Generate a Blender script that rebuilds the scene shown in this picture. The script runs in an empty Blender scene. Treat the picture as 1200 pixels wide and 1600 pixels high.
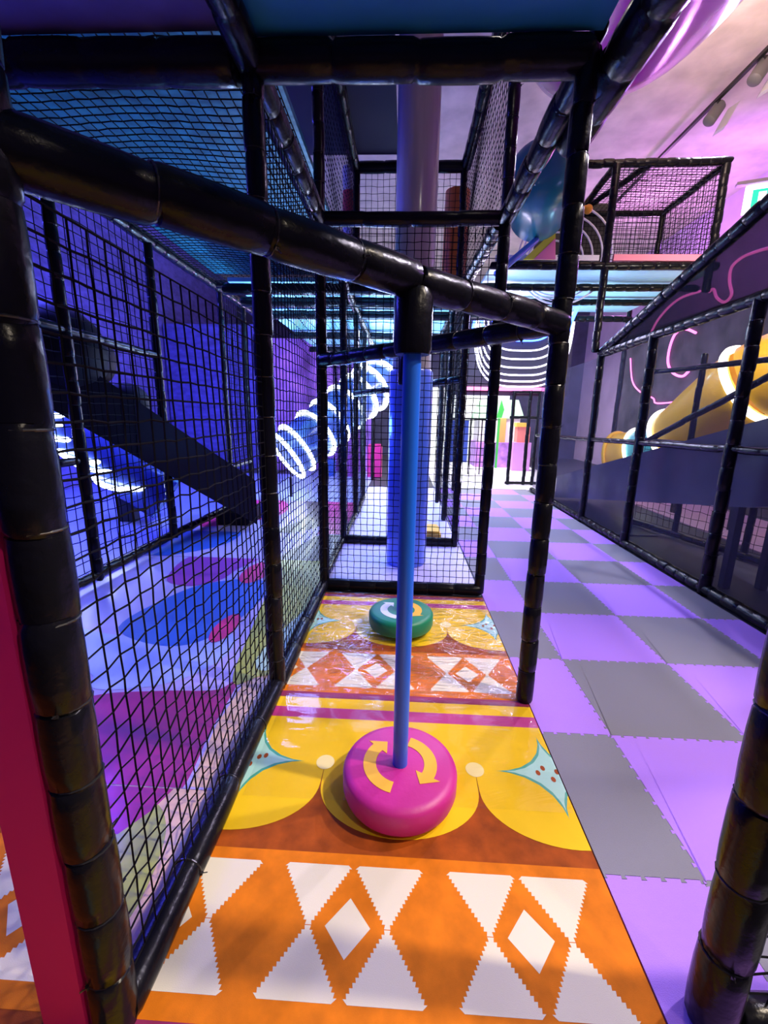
import bpy, math, random
from mathutils import Vector as V, Matrix
random.seed(7)
C = bpy.context.scene.collection
S = bpy.context.scene
PI = math.pi
H = 1.37
F = 671.0
AX = V((0.99876884, 0.04649096, 0.0173028))      # camera right
AY = V((0.02704535, -0.21792636, -0.97559041))   # camera down
AZ = V((-0.0415854, 0.97485727, -0.21891543))    # camera forward

def at(u, v, Y):
    r = AX*((u-600)/F) + AY*((v-800)/F) + AZ
    return V((0, 0, H)) + r*(Y/r.y)

# ------------------------------------------------------------------ materials
MATS = {}
def mat(name, col, rough=.5, metal=0, emit=None, estr=0, bump=0, bscale=40, coat=0, spec=.5, var=0, vscale=6, alpha=1, trans=0, stretch=None, sheen=0):
    if name in MATS: return MATS[name]
    m = bpy.data.materials.new(name); m.use_nodes = True
    nt = m.node_tree; b = nt.nodes['Principled BSDF']
    b.inputs['Base Color'].default_value = (*col, 1)
    b.inputs['Roughness'].default_value = rough
    b.inputs['Metallic'].default_value = metal
    b.inputs['Coat Weight'].default_value = coat
    b.inputs['Coat Roughness'].default_value = .12
    b.inputs['Specular IOR Level'].default_value = spec
    b.inputs['Alpha'].default_value = alpha
    b.inputs['Transmission Weight'].default_value = trans
    b.inputs['Sheen Weight'].default_value = sheen
    if emit:
        b.inputs['Emission Color'].default_value = (*emit, 1)
        b.inputs['Emission Strength'].default_value = estr
    tc = nt.nodes.new('ShaderNodeTexCoord')
    src = tc.outputs['Object']
    if stretch:
        mp = nt.nodes.new('ShaderNodeMapping'); mp.inputs['Scale'].default_value = stretch
        nt.links.new(src, mp.inputs['Vector']); src = mp.outputs['Vector']
    if var:
        n = nt.nodes.new('ShaderNodeTexNoise'); n.inputs['Scale'].default_value = vscale; n.inputs['Detail'].default_value = 6
        nt.links.new(src, n.inputs['Vector'])
        r = nt.nodes.new('ShaderNodeValToRGB')
        r.color_ramp.elements[0].position = .3; r.color_ramp.elements[1].position = .7
        r.color_ramp.elements[0].color = (*[c*(1-var) for c in col], 1)
        r.color_ramp.elements[1].color = (*[min(1, c*(1+var)) for c in col], 1)
        nt.links.new(n.outputs['Fac'], r.inputs['Fac']); nt.links.new(r.outputs['Color'], b.inputs['Base Color'])
    if bump:
        n = nt.nodes.new('ShaderNodeTexNoise'); n.inputs['Scale'].default_value = bscale; n.inputs['Detail'].default_value = 4
        nt.links.new(src, n.inputs['Vector'])
        bp = nt.nodes.new('ShaderNodeBump'); bp.inputs['Strength'].default_value = bump; bp.inputs['Distance'].default_value = .01
        nt.links.new(n.outputs['Fac'], bp.inputs['Height']); nt.links.new(bp.outputs['Normal'], b.inputs['Normal'])
    MATS[name] = m
    return m
def film(name, bump, scale, tint=(1, 1, 1)):
    m = bpy.data.materials.new(name); m.use_nodes = True
    nt = m.node_tree; nt.nodes.clear()
    o = nt.nodes.new('ShaderNodeOutputMaterial'); mx = nt.nodes.new('ShaderNodeMixShader')
    t = nt.nodes.new('ShaderNodeBsdfTransparent'); t.inputs['Color'].default_value = (*tint, 1)
    g = nt.nodes.new('ShaderNodeBsdfGlossy'); g.inputs['Roughness'].default_value = .07
    fr = nt.nodes.new('ShaderNodeLayerWeight'); pw = nt.nodes.new('ShaderNodeMath'); pw.operation = 'POWER'; pw.inputs[1].default_value = 2.6; ml = nt.nodes.new('ShaderNodeMath'); ml.operation = 'MULTIPLY_ADD'; ml.inputs[1].default_value = .75; ml.inputs[2].default_value = .045
    tc = nt.nodes.new('ShaderNodeTexCoord'); mp = nt.nodes.new('ShaderNodeMapping')
    mp.inputs['Rotation'].default_value = (0, 0, .45); mp.inputs['Scale'].default_value = (1, 3.2, 1)
    n = nt.nodes.new('ShaderNodeTexNoise'); n.inputs['Scale'].default_value = scale; n.inputs['Detail'].default_value = 3; n.inputs['Distortion'].default_value = 1.2
    b = nt.nodes.new('ShaderNodeBump'); b.inputs['Strength'].default_value = bump; b.inputs['Distance'].default_value = .03
    L = nt.links.new
    L(tc.outputs['Object'], mp.inputs['Vector']); L(mp.outputs['Vector'], n.inputs['Vector']); L(n.outputs['Fac'], b.inputs['Height'])
    L(b.outputs['Normal'], g.inputs['Normal']); L(b.outputs['Normal'], fr.inputs['Normal'])
    L(fr.outputs['Facing'], pw.inputs[0]); L(pw.outputs[0], ml.inputs[0]); L(ml.outputs[0], mx.inputs['Fac']); L(t.outputs[0], mx.inputs[1]); L(g.outputs[0], mx.inputs[2]); L(mx.outputs[0], o.inputs['Surface'])
    MATS[name] = m
    return m
M = mat
BLACK = M('black_padded_vinyl', (.006, .006, .009), .26, bump=.25, bscale=30, spec=.2)
TIE = M('black_cable_tie', (.02, .02, .022), .25)
NET = M('black_net_cord', (.003, .003, .005), .8, spec=.15)
STEEL = M('dark_steel', (.02, .02, .025), .35, metal=.4)
ORANGE = M('orange_print', (.76, .20, .004), .75, spec=.2, bump=.15, bscale=500, var=.18, vscale=14)
WHITE = M('cream_print', (.84, .78, .58), .75, spec=.2, bump=.15, bscale=500)
YELLOW = M('yellow_print', (.92, .60, .008), .7, spec=.2, bump=.1, bscale=400, var=.05, vscale=5)
PALE = M('pale_yellow_print', (.95, .82, .32), .55)
BROWN = M('russet_print', (.36, .07, .004), .75, spec=.2, bump=.15, bscale=500, var=.3, vscale=16)
MAGENTA = M('magenta_print', (.52, .03, .22), .55, bump=.1, bscale=400)
PLUM = M('plum_print', (.30, .02, .10), .55, bump=.1, bscale=400)
TEAL = M('pale_teal_print', (.42, .75, .62), .55)
TEALD = M('teal_outline_print', (.06, .40, .28), .55)
PURPLE_T = M('purple_foam', (.47, .24, .92), .7, spec=.3, bump=.25, bscale=350)
GREY_T = M('grey_foam', (.235, .235, .28), .7, spec=.3, bump=.25, bscale=350)
PINKD = M('pink_disc_foam', (.60, .025, .28), .45, bump=.08, bscale=60)
GREEND = M('green_disc_foam', (.005, .22, .10), .45, bump=.08, bscale=60)
ARROW = M('yellow_arrow_print', (.95, .52, .03), .45)
BLUEP = M('blue_plastic', (.012, .15, .85), .38, coat=.2, bump=.05, bscale=12)
HOTPINK = M('pink_vinyl', (.85, .02, .24), .45, bump=.1, bscale=8)

# ------------------------------------------------------------------ mesh builder
class MB:
    def __init__(s): s.v = []; s.f = []; s.m = []; s.mats = []
    def mi(s, m):
        if m not in s.mats: s.mats.append(m)
        return s.mats.index(m)
    def add(s, vs, fs, m):
        o = len(s.v); k = s.mi(m); s.v += [V(p) for p in vs]
        for f in fs: s.f.append([i+o for i in f]); s.m.append(k)
    def box(s, a, b, m):
        x0, y0, z0 = a; x1, y1, z1 = b
        s.add([(x0,y0,z0),(x1,y0,z0),(x1,y1,z0),(x0,y1,z0),(x0,y0,z1),(x1,y0,z1),(x1,y1,z1),(x0,y1,z1)],
              [(0,3,2,1),(4,5,6,7),(0,1,5,4),(1,2,6,5),(2,3,7,6),(3,0,4,7)], m)
    def obox(s, c, ax, ay, az, m):   # oriented box, half axes
        c = V(c); ax = V(ax); ay = V(ay); az = V(az); vs = []
        for k in (-1, 1):
            for i, j in ((-1,-1),(1,-1),(1,1),(-1,1)): vs.append(c+ax*i+ay*j+az*k)
        s.add(vs, [(0,3,2,1),(4,5,6,7),(0,1,5,4),(1,2,6,5),(2,3,7,6),(3,0,4,7)], m)
    def tube(s, pts, rad, m, n=12, cap=True, closed=False):
        pts = [V(p) for p in pts]; N = len(pts)
        if not isinstance(rad, (list, tuple)): rad = [rad]*N
        up = None; vs = []
        for i, p in enumerate(pts):
            a = pts[(i-1) % N] if (i or closed) else p
            b = pts[(i+1) % N] if (i < N-1 or closed) else p
            d = (b-a)
            if d.length < 1e-9: d = V((0,0,1))
            d.normalize()
            if up is None:
                up = d.cross(V((0,0,1)) if abs(d.z) < .9 else V((1,0,0))).normalized()
            else:
                up = (up - d*up.dot(d)); up = up.normalized() if up.length > 1e-6 else d.orthogonal().normalized()
            w = d.cross(up)
            for k in range(n):
                t = 2*PI*k/n; vs.append(p+(up*math.cos(t)+w*math.sin(t))*rad[i])
        fs = []
        for i in range(N if closed else N-1):
            for k in range(n):
                a = i*n+k; b = i*n+(k+1) % n; c = ((i+1) % N)*n+(k+1) % n; d = ((i+1) % N)*n+k
                fs.append((a, b, c, d))
        if cap and not closed: fs += [tuple(range(n))[::-1], tuple((N-1)*n+k for k in range(n))]
        s.add(vs, fs, m)
    def lathe(s, prof, c, m, n=48, axis=(0,0,1)):
        c = V(c); ax = V(axis).normalized(); u = ax.orthogonal().normalized(); w = ax.cross(u); vs = []
        for r, z in prof:
            for k in range(n):
                t = 2*PI*k/n; vs.append(c+ax*z+(u*math.cos(t)+w*math.sin(t))*r)
        fs = []
        for i in range(len(prof)-1):
            for k in range(n):
                fs.append((i*n+k, i*n+(k+1) % n, (i+1)*n+(k+1) % n, (i+1)*n+k))
        fs += [tuple(range(n))[::-1], tuple((len(prof)-1)*n+k for k in range(n))]
        s.add(vs, fs, m)
    def poly(s, pts, z, m, th=0):     # horizontal polygon, optionally a prism below it
        n = len(pts)
        if n < 3: return
        vs = [(x, y, z) for x, y in pts]
        a = sum(pts[i][0]*pts[(i+1) % n][1]-pts[(i+1) % n][0]*pts[i][1] for i in range(n))
        o = list(range(n)) if a > 0 else list(range(n))[::-1]
        if not th: s.add(vs, [tuple(o)], m); return
        vs += [(x, y, z-th) for x, y in pts]
        s.add(vs, [tuple(o), tuple(i+n for i in reversed(o))] + [(o[i], o[i]+n, o[(i+1) % n]+n, o[(i+1) % n]) for i in range(n)], m)
    def vprism(s, pts, nrm, th, m):   # planar 3d polygon extruded along nrm
        n = len(pts); nv = V(nrm).normalized()*th
        vs = [V(p) for p in pts]+[V(p)+nv for p in pts]
        s.add(vs, [tuple(range(n))[::-1], tuple(range(n, 2*n))]+[(i, (i+1) % n, (i+1) % n+n, i+n) for i in range(n)], m)
    def sphere(s, c, r, m, n=20, sq=(1,1,1)):
        c = V(c); vs = []; fs = []; R = n//2
        for i in range(R+1):
            p = PI*i/R
            for k in range(n):
                t = 2*PI*k/n
                vs.append(c+V((math.sin(p)*math.cos(t)*r*sq[0], math.sin(p)*math.sin(t)*r*sq[1], math.cos(p)*r*sq[2])))
        for i in range(R):
            for k in range(n): fs.append((i*n+k, (i+1)*n+k, (i+1)*n+(k+1) % n, i*n+(k+1) % n))
        s.add(vs, fs, m)
    def build(s, name, parent=None, smooth=False):
        me = bpy.data.meshes.new(name)
        o0 = world_loc(parent) if parent else V((0,0,0))
        base = None
        if parent is None and s.v:
            xs = [p.x for p in s.v]; ys = [p.y for p in s.v]; zs = [p.z for p in s.v]
            o0 = V(((min(xs)+max(xs))/2, (min(ys)+max(ys))/2, min(zs)))
        me.from_pydata([tuple(p-o0) for p in s.v], [], s.f)
        for m in s.mats: me.materials.append(m)
        me.polygons.foreach_set('material_index', s.m)
        if smooth: me.polygons.foreach_set('use_smooth', [True]*len(s.f))
        me.update()
        ob = bpy.data.objects.new(name, me); C.objects.link(ob)
        if parent: ob.parent = parent
        else: ob.location = o0
        if smooth:
            try: me.set_sharp_from_angle(angle=math.radians(50))
            except Exception: pass
        return ob
def world_loc(o):
    p = V((0,0,0))
    while o: p += o.location; o = o.parent
    return p
def tag(o, label=None, cat=None, group=None, kind=None):
    if label: o['label'] = label
    if cat: o['category'] = cat
    if group: o['group'] = group
    if kind: o['kind'] = kind
    return o
def thing(name, loc, label, cat, group=None, kind=None):
    o = bpy.data.objects.new(name, None); C.objects.link(o); o.location = loc; o.empty_display_size = .1
    return tag(o, label, cat, group, kind)

# padded tube: foam sleeve over a pipe, pinched by cable ties
TIEMESH = {}
def pad(name, p0, p1, r, parent, ties=False, step=.17, n=12, m=None, sag=.004):
    p0 = V(p0); p1 = V(p1); L = (p1-p0).length; k = max(1, round(L/step)); d = (p1-p0)/L
    u = d.orthogonal().normalized(); w = d.cross(u)
    pts = []; rad = []; pin = []
    for i in range(k):
        a = i/k; b = (i+1)/k
        off = u*random.uniform(-sag, sag)+w*random.uniform(-sag, sag)
        for t, q in ((.0, .90), (.05, .985), (.3, 1.02), (.7, 1.02), (.95, .985)):
            pts.append(p0+(p1-p0)*(a+(b-a)*t)+off*(1 if t else 0)); rad.append(r*q)
        if i: pin.append(p0+(p1-p0)*a)
    pts.append(p1); rad.append(r*.9)
    mb = MB(); mb.tube(pts, rad, m or BLACK, n=n)
    o = mb.build(name, parent, smooth=True)
    if ties:
        for q in pin:
            t = MB(); ring = []
            for j in range(16):
                a = 2*PI*j/16; ring.append(q+(u*math.cos(a)+w*math.sin(a))*r*.925)
            t.tube(ring, .0028, TIE, n=6, closed=True)
            a = random.uniform(0, 2*PI); hd = u*math.cos(a)+w*math.sin(a)
            t.obox(q+hd*r*.95, d*.004, hd.cross(d)*.004, hd*.005, TIE)
            t.tube([q+hd*r*.95, q+hd*(r*.95+.016)+d*.006], .0015, TIE, n=5)
            tb = t.build('cable_tie', o)
    return o
def net(name, o, u, v, nu, nv, parent, r=.0026, jit=.06, bulge=.015, m=None, mask=None, seed=0, zig=.03):
    """knotted net: o + i*u + j*v, one prism per cord"""
    rnd = random.Random(seed); o = V(o); u = V(u); v = V(v); nn = u.cross(v).normalized()
    U = u.length
    P = {}
    for i in range(nu+1):
        for j in range(nv+1):
            e = 0 if (i in (0, nu) or j in (0, nv)) else 1
            w = math.sin(PI*i/nu)*math.sin(PI*j/nv)*bulge*math.sin(3.1*i/nu*2+1.7*j/nv*3+seed)
            P[i, j] = o+u*(i+e*rnd.uniform(-jit, jit))+v*(j+e*rnd.uniform(-jit, jit)+e*(zig if (i+j) % 2 else -zig)*(1-j/nv)**1.5)+nn*w
    mb = MB(); m = m or NET
    def ok(i, j): return mask is None or mask(P[i, j])
    def strand(keys):
        run = []
        for k in keys+[None]:
            if k is not None and ok(*k): run.append(P[k])
            else:
                if len(run) > 1: mb.tube(run, r, m, n=4, cap=False)
                run = []
    for i in range(nu+1): strand([(i, j) for j in range(nv+1)])
    for j in range(nv+1): strand([(i, j) for i in range(nu+1)])
    return mb.build(name, parent)
def netrect(name, a, b, c, parent, pitch=.05, **k):
    """net over the rectangle a->b (u) and a->c (v)"""
    a = V(a); b = V(b); c = V(c)
    nu = max(2, round((b-a).length/pitch)); nv = max(2, round((c-a).length/pitch))
    return net(name, a, (b-a)/nu, (c-a)/nv, nu, nv, parent, **k)

# ------------------------------------------------------------------ setting
CONC = M('pink_grey_concrete', (.66, .56, .52), .85, bump=.5, bscale=5, var=.22, vscale=2.2)
DARKW = M('dark_blue_wall', (.05, .05, .12), .7, bump=.3, bscale=20, var=.3, vscale=3)
LILACW = M('lilac_wall', (.58, .42, .68), .75, bump=.2, bscale=9, var=.12, vscale=1.5)
DARKFL = M('dark_floor', (.035, .033, .05), .5, bump=.2, bscale=60)
def struct(name, a, b, m, label=None):
    q = MB(); q.box(a, b, m); o = q.build(name); o['kind'] = 'structure'
    if label: o['label'] = label
    return o
struct('floor', (-6, -3, -.12), (7, 17, -.001), DARKFL)
struct('ceiling', (-6, -3, 5.5), (7, 17, 5.7), CONC)
BLUEW = M('blue_quilted_wall', (.10, .08, .40), .6, bump=.9, bscale=9, var=.35, vscale=5, stretch=(1, 1, 2.2))
struct('wall_left', (-6, -3, 0), (-5.8, 17, 5.5), BLUEW)
struct('wall_right', (6.0, -3, 0), (6.2, 17, 5.5), LILACW)
struct('wall_back', (-6, 15.5, 0), (7, 15.7, 5.5), DARKW)
WFL = M('glossy_white_floor', (.82, .80, .86), .3, bump=.05, bscale=8)
o = struct('floor_far', (.62, 8.33, 0), (3.6, 15.4, .012), WFL)
o2 = MB()
# round building column
COLM = M('column_clear_wrap', (.46, .42, .42), .28, coat=.6, bump=.25, bscale=3, stretch=(6, 6, .6), var=.15, vscale=2)
q = MB(); q.lathe([(.165, 0), (.165, 5.49)], (.05, 3.9, 0.013), COLM, n=40)
colm = q.build('trim_1', smooth=True); tag(colm, 'pale round building column wrapped in clear film behind the blue pole', kind='structure')
q = MB(); q.lathe([(.178, 0.0), (.186, .02), (.186, 1.72), (.178, 1.74)], (.05, 3.9, 0.014), M('blue_lit_column_pad', (.08, .18, .80), .3, coat=.5, bump=.5, bscale=5, stretch=(5, 5, .8)), n=40)  # blue light on the lower column is put into the sleeve colour
tag(q.build('column_sleeve', smooth=True), 'shiny sleeve around the foot of the round column, blue light painted in', 'column padding')

# ------------------------------------------------------------------ printed carpets
def clip(poly, x0, x1, y0, y1):
    def cut(p, f, g):
        out = []
        for i in range(len(p)):
            a = p[i]; b = p[(i+1) % len(p)]; fa = f(a); fb = f(b)
            if fa >= 0: out.append(a)
            if (fa >= 0) != (fb >= 0):
                t = fa/(fa-fb); out.append((a[0]+(b[0]-a[0])*t, a[1]+(b[1]-a[1])*t))
        return out
    for f in (lambda p: p[0]-x0, lambda p: x1-p[0], lambda p: p[1]-y0, lambda p: y1-p[1]):
        poly = cut(poly, f, None)
        if len(poly) < 3: return []
    return poly
def jag(xc, ya, yb, w, n=15):
    """hourglass half: apex at ya, base of half width w at yb, stepped like knitting"""
    L = []; R = []
    for i in range(n):
        y0 = ya+(yb-ya)*i/n; y1 = ya+(yb-ya)*(i+1)/n
        x = w*(i+.7)/n+.004; x2 = x-.0022
        L += [(xc-x, y0), (xc-x2, y1)]; R += [(xc+x, y0), (xc+x2, y1)]
    L[-1] = (xc-w+.010, yb); R[-1] = (xc+w-.010, yb)
    return R+L[::-1]
def ell(cx, cy, rx, ry, a0=0, a1=2*PI, n=40):
    return [(cx+rx*math.cos(a0+(a1-a0)*i/n), cy+ry*math.sin(a0+(a1-a0)*i/n)) for i in range(n+(0 if abs(a1-a0-2*PI) < 1e-6 else 1))]
def carpet(label, x0, x1, y0, y1, oy, ox=0, cells=(0,)):
    q = MB(); z = .014; e = .0004
    q.poly([(x0,y0),(x1,y0),(x1,y1),(x0,y1)], z, BROWN, th=.0135)
    def put(p, lv, m):
        p = clip(p, x0+.0006, x1-.0006, y0+.0006, y1-.0006)
        if p: q.poly(p, z+lv*e, m)
    for c in cells:
        o = oy-1.207*c
        Y = lambda y: y+o
        put([(x0,Y(1.838)),(x1,Y(1.838)),(x1,Y(1.885)),(x0,Y(1.885))], .5, PLUM)
        put([(x0,Y(1.768)),(x1,Y(1.768)),(x1,Y(1.840)),(x0,Y(1.840))], 1.2, YELLOW)
        put([(x0,Y(1.699)),(x1,Y(1.699)),(x1,Y(1.768)),(x0,Y(1.768))], 1.4, MAGENTA)
        put([(x0,Y(1.45)),(x1,Y(1.45)),(x1,Y(1.699)),(x0,Y(1.699))], 1, YELLOW)
        k0 = int((x0-ox)/.592)-2; k1 = int((x1-ox)/.592)+2
        for k in range(k0, k1+1):
            cx = ox+.018+.592*k
            # scalloped lower petals
            put([(cx-.296, Y(1.46))]+[(cx+.294*math.cos(a), Y(1.345+.205*math.sin(a))) for a in [PI+PI*i/30 for i in range(31)]]+[(cx+.296, Y(1.46))], 2, YELLOW)
            put(ell(cx+.296, Y(1.445), .036, .036), 5, PALE)
        for k in range(-2, 4):
            cx = ox+.018+1.184*(k+.5)                    # concave teal diamonds on the carpet edges
            for sc, lv, m in ((1, 3, TEALD), (.86, 4, TEAL)):
                a, b = .215*sc, .20*sc; p = []
                for sx, sy in ((1,1),(-1,1),(-1,-1),(1,-1)):
                    for i in range(9):
                        t = i/8
                        if sx*sy < 0: t = 1-t
                        # superellipse quarter (astroid like)
                        ang = t*PI/2
                        p.append((cx+sx*a*math.cos(ang)**3.6, Y(1.445)+sy*b*math.sin(ang)**3.6))
                put(p, lv, m)
            for i in range(5):
                put(ell(cx-.05+.025*i, Y(1.445+.03*math.sin(i*2.2)), .009, .013, n=10), 5, BROWN)
        put([(x0,Y(.678)),(x1,Y(.678)),(x1,Y(1.084)),(x0,Y(1.084))], 1, ORANGE)
        for k in range(-6, 7):
            dx = ox-.117+.492*k
            put([(dx-.062, Y(.885)), (dx, Y(.813)), (dx+.062, Y(.885)), (dx, Y(.957))], 2, WHITE)
            for s in (-.108, .108):
                put(jag(dx+s, Y(.886), Y(1.048), .101), 2, WHITE)
                put(jag(dx+s, Y(.884), Y(.728), .099), 2, WHITE)
    return tag(q.build('printed_carpet'), label, 'carpet')
carpet('printed carpet of yellow petals and white diamonds under the pink disc', -.61, .64, -.6, 1.845, 0, cells=(0, 1))
carpet('film covered printed carpet under the green disc', -.61, .64, 1.847, 3.115, 1.207, cells=(0, 1))
carpet('strip of orange printed carpet left of the pink padded post', -2.3, -.665, -.5, 1.28, 0, ox=.09, cells=(0,))
FILM1 = film('crinkled_film', .9, 6); FILM2 = film('smooth_film', .12, 2.2)
def sheet(x0, x1, y0, y1, z, m, amp, label, seed):
    q = MB(); rnd = random.Random(seed); nx, ny = 50, 50; vs = []
    ph = [(rnd.uniform(4, 16), rnd.uniform(4, 16), rnd.uniform(0, 6)) for _ in range(7)]
    for j in range(ny+1):
        for i in range(nx+1):
            x = x0+(x1-x0)*i/nx; y = y0+(y1-y0)*j/ny
            h = sum(abs(math.sin(a*x+b*y+c))**6 for a, b, c in ph)/len(ph)
            vs.append((x, y, z+amp*h))
    fs = [(j*(nx+1)+i, j*(nx+1)+i+1, (j+1)*(nx+1)+i+1, (j+1)*(nx+1)+i) for j in range(ny) for i in range(nx)]
    q.add(vs, fs, m)
    return tag(q.build('clear_plastic_film', smooth=True), label, 'plastic film')
sheet(-.55, .632, 1.87, 3.10, .0185, FILM1, .030, 'crinkled clear film spread over the carpet at the green disc', 3)
sheet(-.55, .632, 1.27, 1.862, .0185, FILM2, .004, 'smooth clear film over the carpet at the pink disc', 5)

# ------------------------------------------------------------------ interlocking foam tiles
TX = [.645, .94, 1.532, 2.124, 2.40]; TY0 = .452; TP = .6085; NROW = 13
ORD = ['first','second','third','fourth','fifth','sixth','seventh','eighth','ninth','tenth','eleventh','twelfth','thirteenth']
def tile_mesh(w, lt, rt, s=TP):
    g = .0008; A = .011; T = 11
    def prof(L, n):
        out = [(0, 0)]
        for i in range(n):
            a = (i+.25)/n*L; b = (i+.75)/n*L; sg = A
            out += [(a-.006, -A*0), (a-.009, sg), (b+.009, sg), (b+.006, 0)]
        out.append((L, 0)); return out
    n = T; nx = max(3, round(T*w/s))
    bot = [(x, y) for x, y in prof(w, nx)]
    top = [(x, y+s) for x, y in prof(w, nx)]
    left = [(x, y) for y, x in prof(s, n)] if lt else [(0, 0), (0, s)]
    right = [(x+w, y) for y, x in prof(s, n)] if rt else [(w, 0), (w, s)]
    pts = bot[:-1]+right[:-1]+top[::-1][:-1]+left[::-1][:-1]
    cx = w/2; cy = s/2
    return [(cx+(x-cx)*(1-g/w*2), cy+(y-cy)*(1-g/s*2)) for x, y in pts]
COLN = ['against the carpet edge', 'second column from the carpet', 'third column from the carpet', 'cut narrow along the right fence rail']
tiles = {}
for r in range(NROW):
    for c in range(4):
        purple = (r+c) % 2 == 0
        key = (c, purple)
        y = TY0+TP*r
        if key not in tiles:
            q = MB(); q.poly(tile_mesh(TX[c+1]-TX[c], c > 0, c < 3), .012, PURPLE_T if purple else GREY_T, th=.012)
            me = q.build('foam_tile'); me.location = (me.location.x+TX[c], me.location.y+y, 0); tiles[key] = (me, me.location.y-y); o = me
        else:
            src, oy = tiles[key]; o = src.copy(); C.objects.link(o); o.location.y = oy+y
        tag(o, '%s foam puzzle tile, %s row from the front, %s' % ('purple' if purple else 'grey', ORD[r], COLN[c]), 'foam tile', 'foam tiles in the aisle')
LMAT = M('pale_lilac_mat', (.60, .56, .88), .5, bump=.1, bscale=80)
q = MB(); q.poly([(-.66, 3.26), (.63, 3.26), (.63, 8.3), (-.66, 8.3)], .012, LMAT, th=.012)
tag(q.build('lilac_mat'), 'pale lilac mat on the floor around the round column', 'mat')
q = MB(); q.box((.1, 4.6, .013), (.44, 5.0, .10), M('yellow_block', (.9, .55, .08), .5)); q.box((.12, 4.63, .10), (.42, 4.97, .125), M('yellow_block', (.9, .55, .08), .5))
tag(q.build('yellow_block'), 'small yellow block on the floor right behind the round column', 'block')

# ------------------------------------------------------------------ spinning discs on poles
def spinner(cx, cy, zt, dm, label, bar, arrow2):
    t = thing('disc_spinner', (cx, cy, 0), label, 'spinning disc')
    R = .207
    q = MB(); q.lathe([(.03, zt-.105), (R-.03, zt-.105), (R-.006, zt-.095), (R, zt-.075), (R, zt-.022), (R-.008, zt-.007), (R-.03, zt), (.02, zt)], (cx, cy, 0), dm, n=64)
    q.build('disc', t, smooth=True)
    q = MB(); q.lathe([(.045, .0), (.045, zt-.104)], (cx, cy, .0195), STEEL, n=20); q.build('floor_mount', t, smooth=True)
    q = MB(); q.lathe([(.027, zt-.02), (.027, 1.60)], (cx, cy, 0), BLUEP, n=28); q.build('pole', t, smooth=True)
    q = MB(); q.lathe([(.05, 1.545), (.055, 1.56), (.055, 1.70), (.045, 1.72)], (cx, cy, 0), BLACK, n=24); q.build('top_sleeve', t, smooth=True)
    for k, (a0, a1) in enumerate(((256, 140), (72, -28))):   # clockwise arrows, degrees
        ri, ro = .088, .134; p = []
        n = 16
        a0r, a1r = math.radians(a0), math.radians(a1)
        out = [(cx+ro*math.cos(a0r+(a1r-a0r)*i/n), cy+ro*math.sin(a0r+(a1r-a0r)*i/n)) for i in range(n+1)]
        inn = [(cx+ri*math.cos(a0r+(a1r-a0r)*i/n), cy+ri*math.sin(a0r+(a1r-a0r)*i/n)) for i in range(n+1)]
        ah = a1r-math.radians(24)
        head = [(cx+.158*math.cos(a1r), cy+.158*math.sin(a1r)), (cx+.112*math.cos(ah), cy+.112*math.sin(ah)), (cx+.064*math.cos(a1r), cy+.064*math.sin(a1r))]
        q = MB()
        for i in range(n): q.poly([inn[i], inn[i+1], out[i+1], out[i]], zt+.0016, arrow2 if k == 0 else ARROW, th=.0012)
        q.poly(head, zt+.0016, arrow2 if k == 0 else ARROW, th=.0012)
        tag(q.build('arrow', t), ['curved arrow on the left of the disc', 'curved arrow on the right of the disc'][k])
    return t
spinner(.018, 1.33, .135, PINKD, 'pink disc spinner with yellow arrows on a blue pole', 1.745, ARROW)
spinner(.012, 2.57, .15, GREEND, 'green disc spinner further back on its own pole', 1.745, M('pale_arrow_print', (.75, .80, .80), .45))

# ------------------------------------------------------------------ centre play frame
fr = thing('climbing_structure', (0, 1.9, 0), 'black padded frame with net walls around the carpeted spinner lane', 'play frame')
xl, xr = -.605, .625
Y0, Y1, Y2 = .675, 1.90, 3.19
for nm, x, y, z, r in (('nl', -.615, .675, 2.66, .045), ('l', xl, Y1, 4.2, .040), ('r', xr, Y1, 2.66, .040), ('l', xl, Y2+.03, 4.2, .038), ('r', xr, Y2, 4.2, .038)):
    pad('padded_post', (x, y, .016), (x, y, z), r, fr, ties=True, step=.165, n=16)
pad('padded_post', (.745, .755, .016), (.745, .755, 2.66), .050, fr, ties=True, step=.2, n=16)
BZ = 1.745
pad('diagonal_bar', (-.615, .675, BZ), (.018, 1.33, BZ), .050, fr, ties=True, step=.21, n=18)
pad('diagonal_bar', (.018, 1.33, BZ), (xr, Y1, BZ), .047, fr, ties=True, step=.19, n=18)
pad('diagonal_bar', (xl, Y2, BZ-.005), (.012, 2.57, BZ), .044, fr, ties=True, step=.17, n=14)
pad('diagonal_bar', (.012, 2.57, BZ), (xr, Y1, BZ), .044, fr, ties=True, step=.17, n=14)
pad('base_rail', (xl, Y0, .048), (xl, Y1, .048), .044, fr, ties=True, step=.3, n=14)
pad('base_rail', (xl, Y1, .048), (xl, Y2, .048), .044, fr, ties=True, step=.3, n=14)
pad('base_rail', (xl, Y2+.02, .05), (xr, Y2-.01, .05), .046, fr, ties=True, step=.2, n=14)
DZ = 2.64
pad('cross_beam', (xl, Y1, DZ), (xr, Y1, DZ), .062, fr, step=.3, n=14)
pad('cross_beam', (-2.36, Y1, DZ+.02), (xl-.05, Y1, DZ), .07, fr, step=.3, n=14)
pad('cross_beam', (xl, Y2, DZ), (xr, Y2, DZ), .045, fr, step=.3, n=14)
pad('side_beam', (xl, Y0, DZ), (xl, Y1, DZ), .055, fr, step=.25)
pad('side_beam', (xl, Y1, DZ), (xl, Y2, DZ), .055, fr, ties=True, step=.2)
pad('side_beam', (.77, .2, DZ), (.75, 2.4, DZ), .078, fr, step=.25)
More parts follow.
